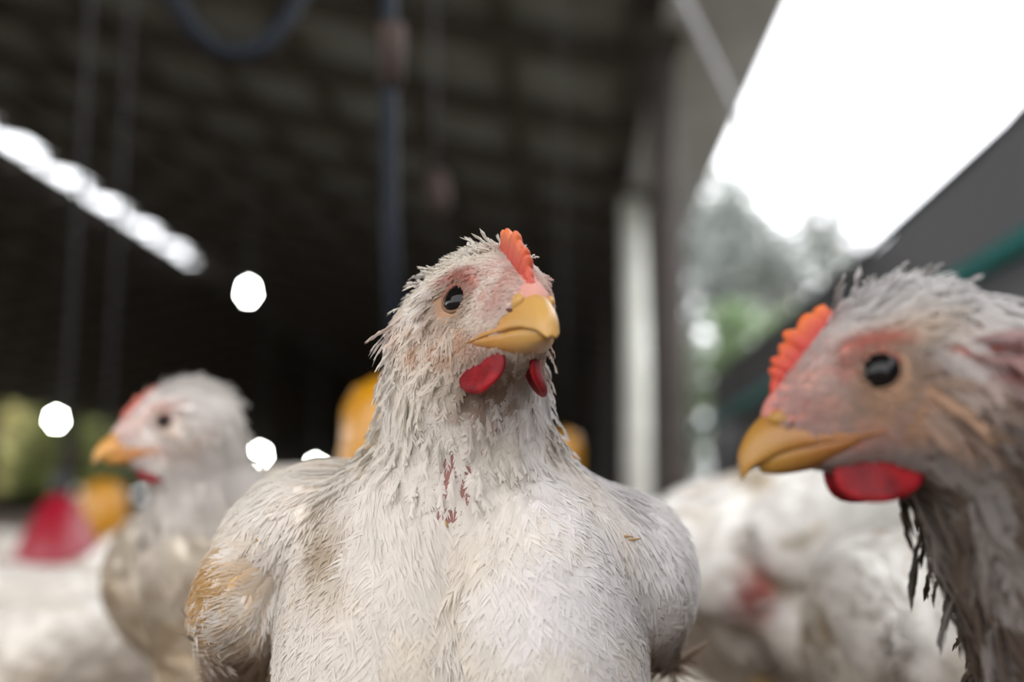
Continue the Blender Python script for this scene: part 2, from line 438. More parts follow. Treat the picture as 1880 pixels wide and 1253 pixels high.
    # wattles
    for sd in (-1, 1):
        wl = c.get('wattle', (13, 11.5))
        nn, mm = 14, 20
        a = np.linspace(0, math.pi, nn); b = np.arange(mm)*2*math.pi/mm
        q = np.stack([np.outer(np.sin(a), np.cos(b)), np.outer(np.sin(a), np.sin(b)), np.outer(np.cos(a), np.ones(mm))], -1).reshape(-1, 3)
        fold = 1.3*np.sin(q[:, 1]*4+sd)+0.8*np.sin(q[:, 2]*5)
        tw_ = 1.5+1.9*(1-sstep(-1, 0.4, q[:, 2]))
        V = np.stack([sd*(c.get('wat_x', 6.0)+2.6*(-q[:, 2])+c.get('flare', 1.5)*(-q[:, 1])*(0.6-0.4*q[:, 2]))+q[:, 0]*tw_+sd*fold*0.8, c.get('wat_w', 9)+q[:, 1]*wl[0]*(1-0.10*q[:, 2]), c.get('wat_z', -26)+q[:, 2]*wl[1]], -1)
        F = [[i*mm+j, i*mm+(j+1) % mm, (i+1)*mm+(j+1) % mm, (i+1)*mm+j] for i in range(nn-1) for j in range(mm)]
        mesh_np('wattle', hd.w(V), np.array(F), M['wattle'], root, base, fix=True)
    # eyes
    for sd in (-1, 1):
        xs = np.linspace(4, 26, 120); line = hd.w(np.stack([sd*xs, np.zeros(120), np.zeros(120)], -1))
        d = sdf(prims, line); x0 = xs[np.argmax(d > 0)]
        er = c.get('eye_r', 6.0)
        n = 16
        a = np.linspace(0, math.pi, n); b = np.arange(2*n)*math.pi/n
        q = np.stack([np.outer(np.cos(a), np.ones(2*n)), np.outer(np.sin(a), np.cos(b)), np.outer(np.sin(a), np.sin(b))], -1).reshape(-1, 3)
        F = np.array([[i*2*n+j, i*2*n+(j+1) % (2*n), (i+1)*2*n+(j+1) % (2*n), (i+1)*2*n+j] for i in range(n-1) for j in range(2*n)])
        wn = grad(prims, hd.w(np.array([[sd*x0, 0, 0]])))[0]; hn = unit(hd.R.T @ wn)
        ec = np.array((sd*x0, 0, 0))-hn*(er-2.1)
        e1 = unit(np.cross(hn, np.array([0, 0, 1.0]))); e2 = np.cross(e1, hn)*-1; e2 = e2*np.sign(e2[2]); e1 = e1*np.sign(e1[1]+1e-9)
        ey = mesh_np('eye', hd.w(q*er*np.array((1, 0.98, 0.98))+ec), F, M['iris'], root, base, fix=True)
        capm = q[:, 0] > -0.05
        qq = q[:, :1]*hn+q[:, 1:2]*e1+q[:, 2:3]*e2
        keep = capm[F].all(1); ids = np.unique(F[keep]); mp = -np.ones(len(q), int); mp[ids] = np.arange(len(ids))
        mesh_np('pupil', hd.w(qq[ids]*(er*1.018)+ec), mp[F[keep]], M['eye'], ey, base, fix=True)
        # lid ring
        k1, k2 = 40, 10
        A = np.arange(k1)*2*math.pi/k1; B = np.arange(k2)*2*math.pi/k2
        rr = 6.2; V = []; Cc = []
        pinkl, dark = np.array(c.get('lid', (0.22, 0.085, 0.06))), np.array(c.get('lid2', (0.17, 0.095, 0.055)))
        for i in range(k1):
            th = 0.58+0.30*max(0, math.sin(A[i]))+0.15*math.sin(3*A[i]+1)+0.1*math.sin(7*A[i])
            dr = e1*math.cos(A[i])*1.04+e2*math.sin(A[i])*0.94
            ce = ec+dr*er*0.80+hn*(er-2.1)
            for _ in range(6):
                sv = sdf(prims, hd.w(ce)[None])[0]/hd.s; ce = ce-hn*np.clip(sv-0.15, -1.5, 1.5)*0.8
            ce = ec+unit(ce-ec)*max(np.linalg.norm(ce-ec), er*1.01)
            for j in range(k2):
                V.append(ce+th*(hn*0.8*math.sin(B[j])+dr*math.cos(B[j])))
                Cc.append(pinkl if math.sin(A[i]) > 0.1 else dark)
        F = [[i*k2+j, i*k2+(j+1) % k2, ((i+1) % k1)*k2+(j+1) % k2, ((i+1) % k1)*k2+j] for i in range(k1) for j in range(k2)]
        mesh_np('eyelid', hd.w(np.array(V)), np.array(F), M['lid'], ey, base, col=np.array(Cc), fix=True)

def leg_parts(root, base, hips, toward):
    toward = unit(np.asarray([*toward, 0.0])); side = np.array([-toward[1], toward[0], 0])
    for hp in hips:
        hp = np.asarray(hp, float); m = MB()
        g = np.array([hp[0], hp[1], 0.008])
        kn = g+np.array([0, 0, hp[2]*0.62])-toward*0.012
        m.tube([hp, kn, g+np.array([0, 0, 0.012]), g], [0.012, 0.0085, 0.008, 0.009], 10)
        for ang, ln in ((-0.5, 0.05), (0, 0.06), (0.5, 0.05), (math.pi, 0.022)):
            dr = toward*math.cos(ang)+side*math.sin(ang)
            m.tube([g, g+dr*ln*0.5+np.array([0, 0, 0.002]), g+dr*ln-np.array([0, 0, 0.003])], [0.0075, 0.006, 0.003], 8)
        m.build('leg', M['leg'], root, base)

TAGNAME = {'head': 'head_plumage', 'neck': 'neck_plumage', 'body': 'body_plumage', 'breast': 'breast_plumage', 'wing': 'wing_plumage', 'wing2': 'wing_plumage', 'tail': 'tail_plumage'}
# density per cm2, length, half width, lift, curl, barbs, fluff
FT = {'head': (200, .0042, .0007, .34, .08, 4, 1.2), 'neck': (95, .0078, .0013, .24, .16, 5, 1.2), 'body': (14, .017, .0045, .10, .08, 7, .6),
      'breast': (30, .0165, .0034, .055, .035, 8, .6), 'wing': (32, .0165, .0030, .055, .035, 8, .5), 'tail': (10, .035, .007, .1, .05, 8, .3)}
FT['wing2'] = FT['wing']

def bird(name, label, base, hd, prims, heading, colf, hc, hips, step=0.003, fstep=0.0016, box=None, dens=1.0, seed=1, ft=None, seen=None, group=None, detail=1.0, nbmax=9, bare=None):
    base = np.asarray([base[0], base[1], 0.0]); r = np.random.default_rng(seed)
    root = empty(name, base, label=label, cat='chicken', group=group)
    full = hd.prims()+prims if hd else prims
    allp = np.concatenate([np.stack([q['c']-q['r'].max(), q['c']+q['r'].max()]) if q['t'] == 'e' else
                           np.stack([np.minimum(q['a']-q['ra'], q['b']-q['rb']), np.maximum(q['a']+q['ra'], q['b']+q['rb'])]) for q in full if q['k'] > 0])
    lo, hi = allp.min(0)-0.01, allp.max(0)+0.01
    if hd:
        hc0 = hd.w((0, -2, -4)); e = 34*hd.s
        g = [axis_grid(lo[i], hi[i], step, hc0[i]-e, hc0[i]+e, fstep) for i in range(3)]
    else: g = [axis_grid(lo[i], hi[i], step) for i in range(3)]
    V, F = surface(full, *g)
    heading = unit(np.asarray([*heading, 0.0]))
    for q in full:
        if q['flow'] is None: q['flow'] = unit(-heading+np.array([0, 0, -0.55]))
    def info(p):
        ds = np.stack([pd(q, p) for q in full if q['k'] > 0], 1); qs = [q for q in full if q['k'] > 0]
        wt = np.exp(-(ds-ds.min(1, keepdims=True))/0.008); wt /= wt.sum(1, keepdims=True)
        fl = sum(wt[:, i:i+1]*qs[i]['flow'] for i in range(len(qs)))
        return fl, np.array([q['tag'] for q in qs])[ds.argmin(1)]
    fl, tg = info(V)
    hv = hd.inv(V) if hd else None
    mesh_np('body', V, F, M['skin'], root, base, col=colf(V, tg, hv, True))
    # plumage
    tri = np.concatenate([F[:, [0, 1, 2]], F[:, [0, 2, 3]]])
    A, B, C = V[tri[:, 0]], V[tri[:, 1]], V[tri[:, 2]]
    ar = 0.5*np.linalg.norm(np.cross(B-A, C-A), axis=1)*1e4
    cen = (A+B+C)/3; _, ttg = info(cen)
    T = dict(FT)
    if ft: T.update(ft)
    visw = np.ones(len(tri)) if seen is None else seen(cen, unit(np.cross(B-A, C-A)))
    for tname in np.unique(ttg):
        dn, Lm, Wm, lf, cu, nb, flf = T[tname]
        wgt = ar*(ttg == tname)*visw
        n_ = int(wgt.sum()*dn*dens)
        if n_ < 3: continue
        pk = r.choice(len(tri), n_, p=wgt/wgt.sum())
        u, v = r.random(n_), r.random(n_); sw_ = u+v > 1; u[sw_] = 1-u[sw_]; v[sw_] = 1-v[sw_]
        p = A[pk]+(B[pk]-A[pk])*u[:, None]+(C[pk]-A[pk])*v[:, None]
        nrm = grad(full, p); f_, _ = info(p)
        L = Lm*(0.75+0.5*r.random(n_)); W = Wm*(0.8+0.4*r.random(n_)); lift = lf*(0.6+0.8*r.random(n_)); keep = np.ones(n_, bool)
        if hd:
            h = hd.inv(p)
            for ex, ew, ez, er in ((15.5, 0, 0, 5.9), (-15.5, 0, 0, 5.9)):
                keep &= ((np.abs(h[:, 0]) < 8) | (np.hypot(h[:, 1]-ew, h[:, 2]-ez) > er+0.8*r.random(n_)) | (h[:, 0]*ex < 0))
            keep &= ~((h[:, 1] > 30-3*r.random(n_)) & (h[:, 2] > -24))
            keep &= ~((np.abs(h[:, 0]) < 2.6) & (h[:, 1] > 2) & (h[:, 2] > -8))
            keep &= ~((h[:, 1] > 9) & (h[:, 2] < -15) & (h[:, 2] > -18) & (np.abs(h[:, 0]) > 7.5))
            face = sstep(-14, 6, h[:, 1])*(h[:, 2] < 16)*(np.abs(h[:, 0]) > 2)
            if tname == 'head':
                L *= 1-0.42*face; lift = lift*(1-0.35*face)+0.10*face; W *= 1-0.15*face
                crown = sstep(12, 20, h[:, 2])+sstep(-18, -28, h[:, 1]); L *= 1+0.35*np.clip(crown, 0, 1)
        # clumps: neighbouring feathers lean together
        cn = np.stack([vnoise(p, 170, 5), vnoise(p, 170, 6), vnoise(p, 170, 7)], 1)-0.5
        f_ = unit(f_)+cn*(0.9 if tname in ('head', 'neck') else 0.45)+r.normal(0, 0.10, (n_, 3))
        cl = vnoise(p, 260, 9); lift = lift*(0.55+0.9*cl)
        if hd and tname in ('head', 'neck'):                      # stray tufts that stand out
            tf = 0.6*(r.random(n_) < 0.06)*(vnoise(p, 120, 12) > 0.45)*(1.0 if tname == 'neck' else 1-face)
            L = L*(1+0.8*tf); lift = lift+0.6*tf
        t = unit(f_-nrm*(f_*nrm).sum(1, keepdims=True))
        cuv = cu*(0.7+0.6*r.random(n_))
        want = (0.0006+0.0008*r.random(n_)) if tname not in ('head', 'neck') else None
        for _ in range(2):                                        # lay each feather on the skin below it
            tp = p+t*(L*np.cos(lift)*0.9)[:, None]+nrm*(L*(np.sin(lift)*0.9-cuv*0.81))[:, None]
            dd = sdf(full, tp)
            lift = lift+np.clip(((want-dd) if want is not None else np.maximum(0.0006-dd, 0))/(0.9*L), -0.4, 0.4)*0.85
        keep &= lift < (0.36 if want is not None else 1.3)
        if bare is not None: keep &= r.random(n_) > bare(p)
        colr = colf(p, np.full(n_, tname), hd.inv(p) if hd else None, False)
        k = keep
        Vf, Ff, Cf, Nf = feather_mesh(p[k]-nrm[k]*(0.00005 if tname == 'head' else 0.0003), t[k], nrm[k], L[k], W[k], lift[k], cuv[k], colr[k], min(nb, nbmax), flf, r)
        o = mesh_np(TAGNAME[tname], Vf, Ff, M['feather'], root, base, col=Cf, smooth=True, nrm=Nf)
        tag(o, kind='stuff')
    if hd: head_parts(hd, root, base, full, hc, detail)
    if hips is not None: leg_parts(root, base, hips, heading[:2])
    return root

def Rz(a, tilt=0.0):
    a = math.radians(a); t = math.radians(tilt); c, s = math.cos(a), math.sin(a)
    return np.array([[c, -s, 0], [s, c, 0], [0, 0, 1]]) @ np.array([[1, 0, 0], [0, math.cos(t), -math.sin(t)], [0, math.sin(t), math.cos(t)]])
def Ry(a):
    a = math.radians(a); c, s = math.cos(a), math.sin(a); return np.array([[c, 0, s], [0, 1, 0], [-s, 0, c]])

# ------------------------------------------------------------------ the shed
EX, EZ, SL, RX = 1.06, 2.62, 0.227, -6.25          # right eave, its height, roof slope, ridge
RZ = EZ+SL*(EX-RX); LX = 2*RX-EX
Y0, Y1 = -2.6, 46.0
def plane(name, x0, x1, y0, y1, z, m, thick=0.05):
    b = MB(); b.box(((x0+x1)/2, (y0+y1)/2, z-thick/2), ((x1-x0)/2, (y1-y0)/2, thick/2)); o = b.build(name, m, smooth=False)
    return tag(o, kind='structure')
plane('floor', LX, EX, Y0-4, Y1, 0.0, M['litter'])
plane('ground', -70, 60, -40, 120, -0.06, M['grass'])

def corrugated(L, wdt=0.92, pitch=0.0767, amp=0.012):
    n = 49; y = np.linspace(-wdt/2, wdt/2, n); z = amp*np.cos(2*math.pi*y/pitch)
    V = np.concatenate([np.stack([np.full(n, x), y, z], 1) for x in (-L/2, L/2)])
    F = [[i, i+1, n+i+1, n+i] for i in range(n-1)]
    return V, np.array(F)
gap = 0.17
sl_len = math.hypot(EX-RX-gap, SL*(EX-RX-gap)); th = math.atan(SL)
for nm, sgn, xc in (('roof_right', 1, (EX+RX+gap)/2), ('roof_left', -1, (LX+RX-gap)/2)):
    zc = RZ-SL*abs(xc-RX)
    ro = empty(nm, (xc, (Y0+Y1)/2, zc), kind='structure', label='dark corrugated metal roof slope on timber rafters')
    ro.rotation_euler = (0, sgn*th, 0)
    V, F = corrugated(sl_len+0.05); first = None
    k = int((Y1-Y0)/0.9)+1
    for i in range(k):
        yy = -(Y1-Y0)/2+0.45+i*0.9
        if first is None:
            first = mesh_np('roof_sheet', V, F, M['sheet'], ro); o = first
        else:
            o = first.copy(); COL.objects.link(o)
        o.location = (0, yy, 0.06+0.004*(i % 2))
    first = None
    for i in range(-2, 38):
        yy = 1.2*i
        if yy > Y1 or yy < Y0: continue
        if first is None:
            b = MB(); b.box((0, 0, -0.05), (sl_len/2-0.02, 0.055, 0.055)); first = b.build('rafter', M['timber'], ro, smooth=False); o = first
        else:
            o = first.copy(); COL.objects.link(o)
        o.location = (0, yy-(Y0+Y1)/2, 0)
    first = None
    nP = int(sl_len/0.76)
    for i in range(nP+1):
        xx = sgn*(sl_len/2-0.70-0.76*i)
        if abs(xx) > sl_len/2: continue
        if first is None:
            b = MB(); b.box((0, 0, 0.025), (0.045, (Y1-Y0)/2, 0.022)); first = b.build('purlin', M['timber'], ro, smooth=False); o = first
        else:
            o = first.copy(); COL.objects.link(o)
        o.location = (xx, 0, 0)
b = MB()
for i in range(6, 16): b.box((RX, 1.2*i, RZ-0.0), (gap+0.1, 0.02, 0.015))
tag(b.build('trim_2', M['timber'], smooth=False), kind='structure')
V = np.array([[EX-0.02, Y0, EZ-0.11], [0.5, Y0, EZ+SL*(EX-0.5)-0.13], [0.5, 9.0, EZ+SL*(EX-0.5)-0.13], [EX-0.02, 9.0, EZ-0.11]])
V = np.concatenate([V, V+np.array([0, 0, 0.012])])
tag(mesh_np('ceiling', V, np.array([[0, 1, 2, 3], [7, 6, 5, 4], [0, 4, 5, 1], [1, 5, 6, 2], [2, 6, 7, 3], [3, 7, 4, 0]]), M['tarp'], smooth=False, fix=True), label='grey tarp lining under the bright eave', kind='structure')
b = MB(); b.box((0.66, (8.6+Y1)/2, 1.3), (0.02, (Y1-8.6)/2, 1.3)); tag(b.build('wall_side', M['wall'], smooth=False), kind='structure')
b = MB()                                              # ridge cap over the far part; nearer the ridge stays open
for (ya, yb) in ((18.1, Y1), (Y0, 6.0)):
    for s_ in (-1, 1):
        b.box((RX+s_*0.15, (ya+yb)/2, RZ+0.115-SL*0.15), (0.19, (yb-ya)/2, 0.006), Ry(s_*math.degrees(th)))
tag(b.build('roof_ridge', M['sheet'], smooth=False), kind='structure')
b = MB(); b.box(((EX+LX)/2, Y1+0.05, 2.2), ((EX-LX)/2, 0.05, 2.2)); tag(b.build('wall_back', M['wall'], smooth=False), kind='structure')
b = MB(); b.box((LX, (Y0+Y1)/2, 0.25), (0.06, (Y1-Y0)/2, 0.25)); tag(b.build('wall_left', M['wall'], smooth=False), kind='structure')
for i, yy in enumerate((21.0, 25.0, 29.2, 33.5, 38.0, 42.0)):
    b = MB(); b.box((LX, yy, 1.3), (0.14, 0.14, 1.31)); b.box((LX, yy, 2.5), (0.16, 0.5, 0.05)); tag(b.build('column', M['timber'], smooth=False), kind='structure')

def post(x, y, half, m, label, zt):
    r_ = empty('support_post', (x, y, 0), label=label, cat='post')
    b = MB(); b.tube([(x, y, 0), (x+0.01, y, zt*0.5), (x, y, zt)], [half*1.05, half, half*0.95], 14); b.build('shaft', m, r_, (x, y, 0))
    b = MB(); b.box((x, y, zt-0.05), (half*1.4, half*1.4, 0.05)); b.build('head_plate', M['timber'], r_, (x, y, 0), smooth=False)
    b = MB(); b.box((x, y, 0.06), (half*1.5, half*1.5, 0.06)); b.build('footing', M['concrete'], r_, (x, y, 0), smooth=False)
post(0.50, 5.35, 0.083, M['post'], 'dark brown timber post beside the open bright side of the shed', EZ+SL*(EX-0.5)-0.1)
post(0.52, 8.2, 0.095, M['concrete'], 'pale grey concrete post just behind the dark timber post', EZ+SL*(EX-0.52)-0.1)
post(0.50, 11.4, 0.09, M['post'], 'thin dark post farther back beyond the pale concrete post', EZ+SL*(EX-0.5)-0.1)

# side wall: shade net up to knee height, its rope and a teal pipe
NX, NT = 0.56, 0.22+0.474
wr = empty('wall_right', (NX, 10, 0), kind='structure', label='dark shade net fixed along the open side of the shed')
ny, nz = 260, 10
Yn = np.linspace(-2.6, 4.3, ny); Zn = np.linspace(0, NT, nz)
YY, ZZ = np.meshgrid(Yn, Zn, indexing='ij')
XX = NX+0.008*np.sin(YY*5.1+ZZ*7)+0.006*np.sin(YY*13+1)
V = np.stack([XX, YY, ZZ+0.006*np.sin(YY*2.2)*(ZZ/NT)], -1).reshape(-1, 3)
F = np.array([[i*nz+j, (i+1)*nz+j, (i+1)*nz+j+1, i*nz+j+1] for i in range(ny-1) for j in range(nz-1)])
mesh_np('net_panel', V, F, M['net'], wr, (NX, 10, 0))
b = MB(); b.tube(np.stack([np.full(80, NX), np.linspace(-2.6, 4.3, 80), NT+0.006*np.sin(np.linspace(-2.6, 4.3, 80)*2.2)], 1), 0.006, 8); b.build('top_rope', M['black'], wr, (NX, 10, 0))
b = MB(); b.tube([(NX-0.045, y, 0.22+0.292) for y in (-2.0, 1.0, 3.0, 4.6)], 0.016, 12)
tag(b.build('water_pipe', M['teal']), 'thin teal pipe running along the dark shade net', 'pipe')
b = MB(); b.tube([(NX+0.05, y, 0.22+0.18) for y in (-2.0, 2, 4.3)], 0.02, 8); tag(b.build('trim_1', M['timber']), kind='structure')

# rope sagging across the open side
pts = [P(1225, -60, 3.0), P(1290, 70, 3.1), P(1365, 230, 3.25), P(1440, 350, 3.5), P(1510, 425, 3.8), P(1590, 472, 4.2), P(1680, 500, 4.6)]
b = MB(); b.tube(pts, 0.011, 8); tag(b.build('sagging_rope', M['rope']), 'pale rope sagging across the bright open side of the shed', 'rope')

# ------------------------------------------------------------------ outside
def tree(name, label, c, r, nleaf, size, col1, col2, seed, trunk=True, cat='tree', group=None):
    rr = np.random.default_rng(seed); c = np.asarray(c, float); base = (c[0], c[1], 0)
    ro = empty(name, base, label=label, cat=cat, group=group)
    blobs = c+rr.normal(0, 0.42, (16, 3))*np.asarray(r); rad = np.asarray(r)*0.42
    k = rr.integers(0, 16, nleaf)
    d = unit(rr.normal(0, 1, (nleaf, 3)))*(rr.random((nleaf, 1))**0.4)
    p = blobs[k]+d*rad; p[:, 2] = np.maximum(p[:, 2], 0.05)
    n = unit(rr.normal(0, 1, (nleaf, 3))+np.array([0, 0, 0.6])); t = unit(np.cross(n, rr.normal(0, 1, (nleaf, 3)))); s_ = np.cross(n, t)
    L = (size*(0.6+0.8*rr.random(nleaf)))[:, None]
    V = np.stack([p, p+t*L*0.5+s_*L*0.28, p+t*L, p+t*L*0.5-s_*L*0.28], 1).reshape(-1, 3)
    F = np.arange(nleaf)[:, None]*4+np.array([[0, 1, 2, 3]])
    cc = np.repeat(lerp(np.broadcast_to(np.array(col1), (nleaf, 3)), np.array(col2), rr.random(nleaf)), 4, 0)
    tag(mesh_np('foliage', V, F, M['leaf'], ro, base, col=cc, smooth=False), kind='stuff')
    b = MB()
    zt = c[2]
    b.tube([(c[0], c[1], -0.06), (c[0]+0.05, c[1], zt*0.5), (c[0], c[1], zt)], [max(0.05, r[0]*0.10), max(0.04, r[0]*0.08), 0.03], 10)
    for i in range(6): b.tube([(c[0], c[1], zt*(0.55+0.06*i)), blobs[i]], [0.03+0.01*r[0], 0.012], 7)
    b.build('trunk', M['bark'], ro, base)
    return ro
tree('tree', 'hazy grey-green tree outside behind the dark timber post', (2.5, 15.5, 3.5), (1.1, 1.0, 1.35), 6500, 0.17, (0.25, 0.27, 0.25), (0.36, 0.38, 0.35), 3)  # bright haze is put into the pale grey leaf colours
tree('shrub', 'bright green bush outside below the hazy tree', (2.0, 12.5, 1.95), (0.6, 0.6, 0.55), 2200, 0.10, (0.17, 0.25, 0.12), (0.26, 0.33, 0.19), 4, cat='bush')
tree('shrub', 'pale grey-green bush outside between the timber post and the bright green bush', (1.95, 17.5, 1.6), (0.7, 0.8, 1.2), 3000, 0.15, (0.16, 0.20, 0.14), (0.27, 0.30, 0.22), 6, cat='bush')
tree('shrub', 'low dull green bush outside beyond the shade net', (2.3, 9.6, 0.8), (0.8, 1.0, 0.75), 3400, 0.12, (0.10, 0.17, 0.07), (0.17, 0.23, 0.11), 5, cat='bush')
for i, (y, c1, c2, lab) in enumerate(((24.5, (0.30, 0.34, 0.06), (0.58, 0.48, 0.20), 'yellow-green hedge bush past the far open side at picture edge'),
                                      (31.0, (0.28, 0.30, 0.09), (0.55, 0.45, 0.22), 'olive hedge bush past the far open side near hanging bulb'),
                                      (37.5, (0.10, 0.15, 0.04), (0.22, 0.20, 0.08), 'dull green hedge bush farther along the far open side'),
                                      (44.0, (0.10, 0.15, 0.04), (0.20, 0.19, 0.08), 'dull green hedge bush farthest along the far open side'),
                                      (50.5, (0.10, 0.15, 0.04), (0.20, 0.19, 0.08), 'dim hedge bush beyond the end of the shed'))):
    tree('hedge_bush', lab, (LX-4.5, y, 1.9), (1.5, 1.9, 1.7), 8000, 0.36, c1, c2, 20+i, cat='bush', group='hedge outside the far open side')

# ------------------------------------------------------------------ hanging things
def bulb(px, py, d, rad, label, squash=1.25):
    c = P(px, py, d); ro = empty('hanging_bulb', c, label=label, cat='light bulb', group='lit bulbs hanging in the shed')
    a = np.linspace(0, math.pi*0.86, 14)
    pr = [(rad*math.sin(t)+1e-5, -rad*squash*math.cos(t)) for t in a]+[(rad*0.34, rad*squash*1.1)]
    b = MB(); b.lathe(pr, c, 20); b.build('glass', M['bulb'], ro, c)
    b = MB(); z = rad*squash*1.05; b.lathe([(1e-4, z), (rad*0.42, z), (rad*0.45, z+0.05), (rad*0.2, z+0.07), (1e-4, z+0.07)], c, 14); b.build('socket', M['black'], ro, c)
    zt = RZ-SL*abs(c[0]-RX)
    b = MB(); b.tube([c+np.array([0, 0, z+0.06]), (c[0], c[1], zt)], 0.005, 6); b.build('cord', M['cord'], ro, c)
bulb(456, 537, 7.4, 0.028, 'large lit bulb hanging highest, beside the bright ridge gap', 1.75)
bulb(103, 771, 8.6, 0.030, 'lit bulb hanging above the red drinker')
bulb(478, 835, 10.5, 0.029, 'lit bulb just behind the neck of the chicken in profile')
bulb(580, 857, 11.0, 0.030, 'lit bulb half hidden behind the shoulder of the front-facing chicken')

def feeder(px, ytop, d, rad, h, label, rope=True):
    c = P(px, ytop, d); base = np.array([c[0], c[1], c[2]-h])
    ro = empty('tube_feeder', base, label=label, cat='feeder')
    k = rad
    b = MB(); b.lathe([(1e-4, h), (0.35*k, h-0.004), (0.8*k, h-0.016), (0.98*k, h-0.034), (k, h-0.06), (k, 0.08), (0.86*k, 0.05), (0.5*k, 0.03)], base, 36); b.build('tube', M['orange'], ro, base)
    b = MB(); b.lathe([(k*1.02, h-0.070), (k*1.045, h-0.074), (k*1.045, h-0.088), (k*1.02, h-0.092)], base, 36); b.build('rim_band', M['orange'], ro, base)
    b = MB(); b.lathe([(1e-4, 0.0), (1.5*k, 0.0), (1.75*k, 0.045), (1.68*k, 0.045), (1.4*k, 0.01), (1e-4, 0.01)], base, 36); b.build('pan', M['orange'], ro, base)
    if rope:
        b = MB(); b.tube([base+np.array([0, 0, h-0.01]), (base[0], base[1], RZ-SL*abs(base[0]-RX))], 0.004, 6); b.build('cord', M['cord'], ro, base)
    return c, ro
c, f1 = feeder(728, 684, 1.02, 0.050, 0.27, 'orange plastic tube feeder hanging right behind the front-facing chicken', False)
top = P(712, -300, 1.05)
b = MB(); b.tube([c+np.array([0, 0, -0.01]), P(716, 400, 1.03), P(714, 150, 1.04), top], 0.0085, 10); b.build('hanger_pipe', M['hose'], f1, f1.location)
b = MB(); b.tube([P(719, 45, 1.04), P(719, 95, 1.04), P(718, 160, 1.04)], [0.013, 0.014, 0.012], 8); b.build('wooden_grip', M['brown'], f1, f1.location)
feeder(192, 880, 2.3, 0.048, 0.17, 'small yellow-orange tube feeder beside the red drinker')
feeder(1036, 792, 3.2, 0.045, 0.24, 'dim yellow feeder peeking out past the neck of the front-facing chicken')
c = P(806, 320, 2.2); ro = empty('rope_block', P(806, 392, 2.2), label='small brown wooden block hanging on a cord above the front-facing chicken', cat='block')
b = MB(); b.tube([P(800, 318, 2.2), P(806, 350, 2.2), P(808, 392, 2.2)], [0.018, 0.022, 0.018], 10); b.build('block', M['brown'], ro, ro.location)
b = MB(); b.tube([P(800, 320, 2.2), P(795, -150, 2.25)], 0.004, 6); b.build('cord', M['cord'], ro, ro.location)

t = np.linspace(0, 1, 40); loop = [P(270+330*u, -130+930*u*(1-u)+4*math.sin(9*u), 1.25+0.1*u) for u in t]
b = MB(); b.tube(loop, 0.0105, 12); tag(b.build('hose_loop', M['hose']), 'blue-grey hose hanging down in a loop from the dark roof', 'hose')

# bell drinker
d = 1.75; c = P(112, 905, d); base = np.array([c[0], c[1], c[2]-0.125])
ro = empty('bell_drinker', base, label='red bell drinker with black top standing among blurred chickens', cat='drinker')
b = MB(); b.lathe([(1e-4, 0.125), (0.013, 0.123), (0.028, 0.108), (0.046, 0.075), (0.060, 0.045), (0.070, 0.012), (0.071, 0.0), (0.060, 0.0), (1e-4, 0.02)], base, 36); b.build('bell', M['red'], ro, base)
b = MB(); b.lathe([(0.012, 0.118), (0.016, 0.128), (0.013, 0.150), (0.007, 0.165), (1e-4, 0.166)], base, 20); b.build('top_cap', M['black'], ro, base)
b = MB(); b.lathe([(0.072, 0.002), (0.078, 0.004), (0.079, 0.022), (0.076, 0.022), (0.073, 0.008)], base, 36); b.build('water_lip', M['red'], ro, base)
b = MB(); b.tube([base+np.array([0, 0, 0.16]), base+np.array([0, 0, 2.9])], 0.004, 6); b.build('cord', M['cord'], ro, base)
b = MB(); b.tube([base+np.array([0, 0, 0.02]), (base[0], base[1], 0)], [0.02, 0.03], 12); b.build('foot', M['black'], ro, base)
# ------------------------------------------------------------------ the birds
WHITE = np.array((0.87, 0.83, 0.81)); CREAM = np.array((0.82, 0.73, 0.58)); DIRT = np.array((0.36, 0.22, 0.09)); PINK = np.array((0.52, 0.24, 0.19)); BROWN = np.array((0.20, 0.13, 0.085))
def spot(p, c, r): return np.exp(-(((p-np.asarray(c))/r)**2).sum(1))
def facecol(c, h, skin, amt=1.0, pink=PINK):
    a = np.abs(h[:, 0])
    f = np.clip(1.1*np.exp(-(((h[:, 1]-2)/10)**2+((h[:, 2]-9)/3.5)**2))*(a > 6)+1.0*np.exp(-(((h[:, 1]-24)/8)**2+((h[:, 2]+4)/9)**2))
                + 0.9*np.exp(-(((h[:, 1]-8)/12)**2+((h[:, 2]+17)/5)**2))+0.8*np.exp(-(a/5)**2)*(h[:, 1] > 1)*(h[:, 2] > -6)*(h[:, 2] < 30)
                + 0.7*np.exp(-(((h[:, 1]+24)/5)**2+((h[:, 2]+4)/5)**2)), 0, 1)
    c = lerp(c, np.broadcast_to(pink, c.shape), np.clip(f*amt*(1.0 if skin else 0.50), 0, 1))
    er = np.hypot(h[:, 1]/1.1, h[:, 2]); side = sstep(7, 10, a)
    n = vnoise(h, .35, 8)
    c = lerp(c, np.array((0.27, 0.155, 0.09)), np.clip(side*sstep(12.5, 6.5, er)*(1.0 if skin else .62)*amt, 0, 1))
    arc = np.exp(-((er-9.6)/2.0)**2)*sstep(1, 7, h[:, 2]+.35*h[:, 1])*side
    c = lerp(c, np.array((0.46, 0.12, 0.09)), np.clip(arc*amt*amt*.85*(.4+.8*n), 0, .75))
    ch = np.exp(-(((h[:, 1]+6)/13)**2+((h[:, 2]+13)/8)**2))*side
    c = lerp(c, np.array((0.60, 0.36, 0.22)), np.clip(ch*amt*(.25+.9*sstep(.4, .75, n)), 0, .7))
    fr = np.exp(-(((h[:, 1]-17)/7)**2+((h[:, 2]-2)/9)**2))
    return lerp(c, np.array((0.66, 0.36, 0.29)), np.clip(fr*amt*(.2+.8*sstep(.35, .7, n)), 0, .6))

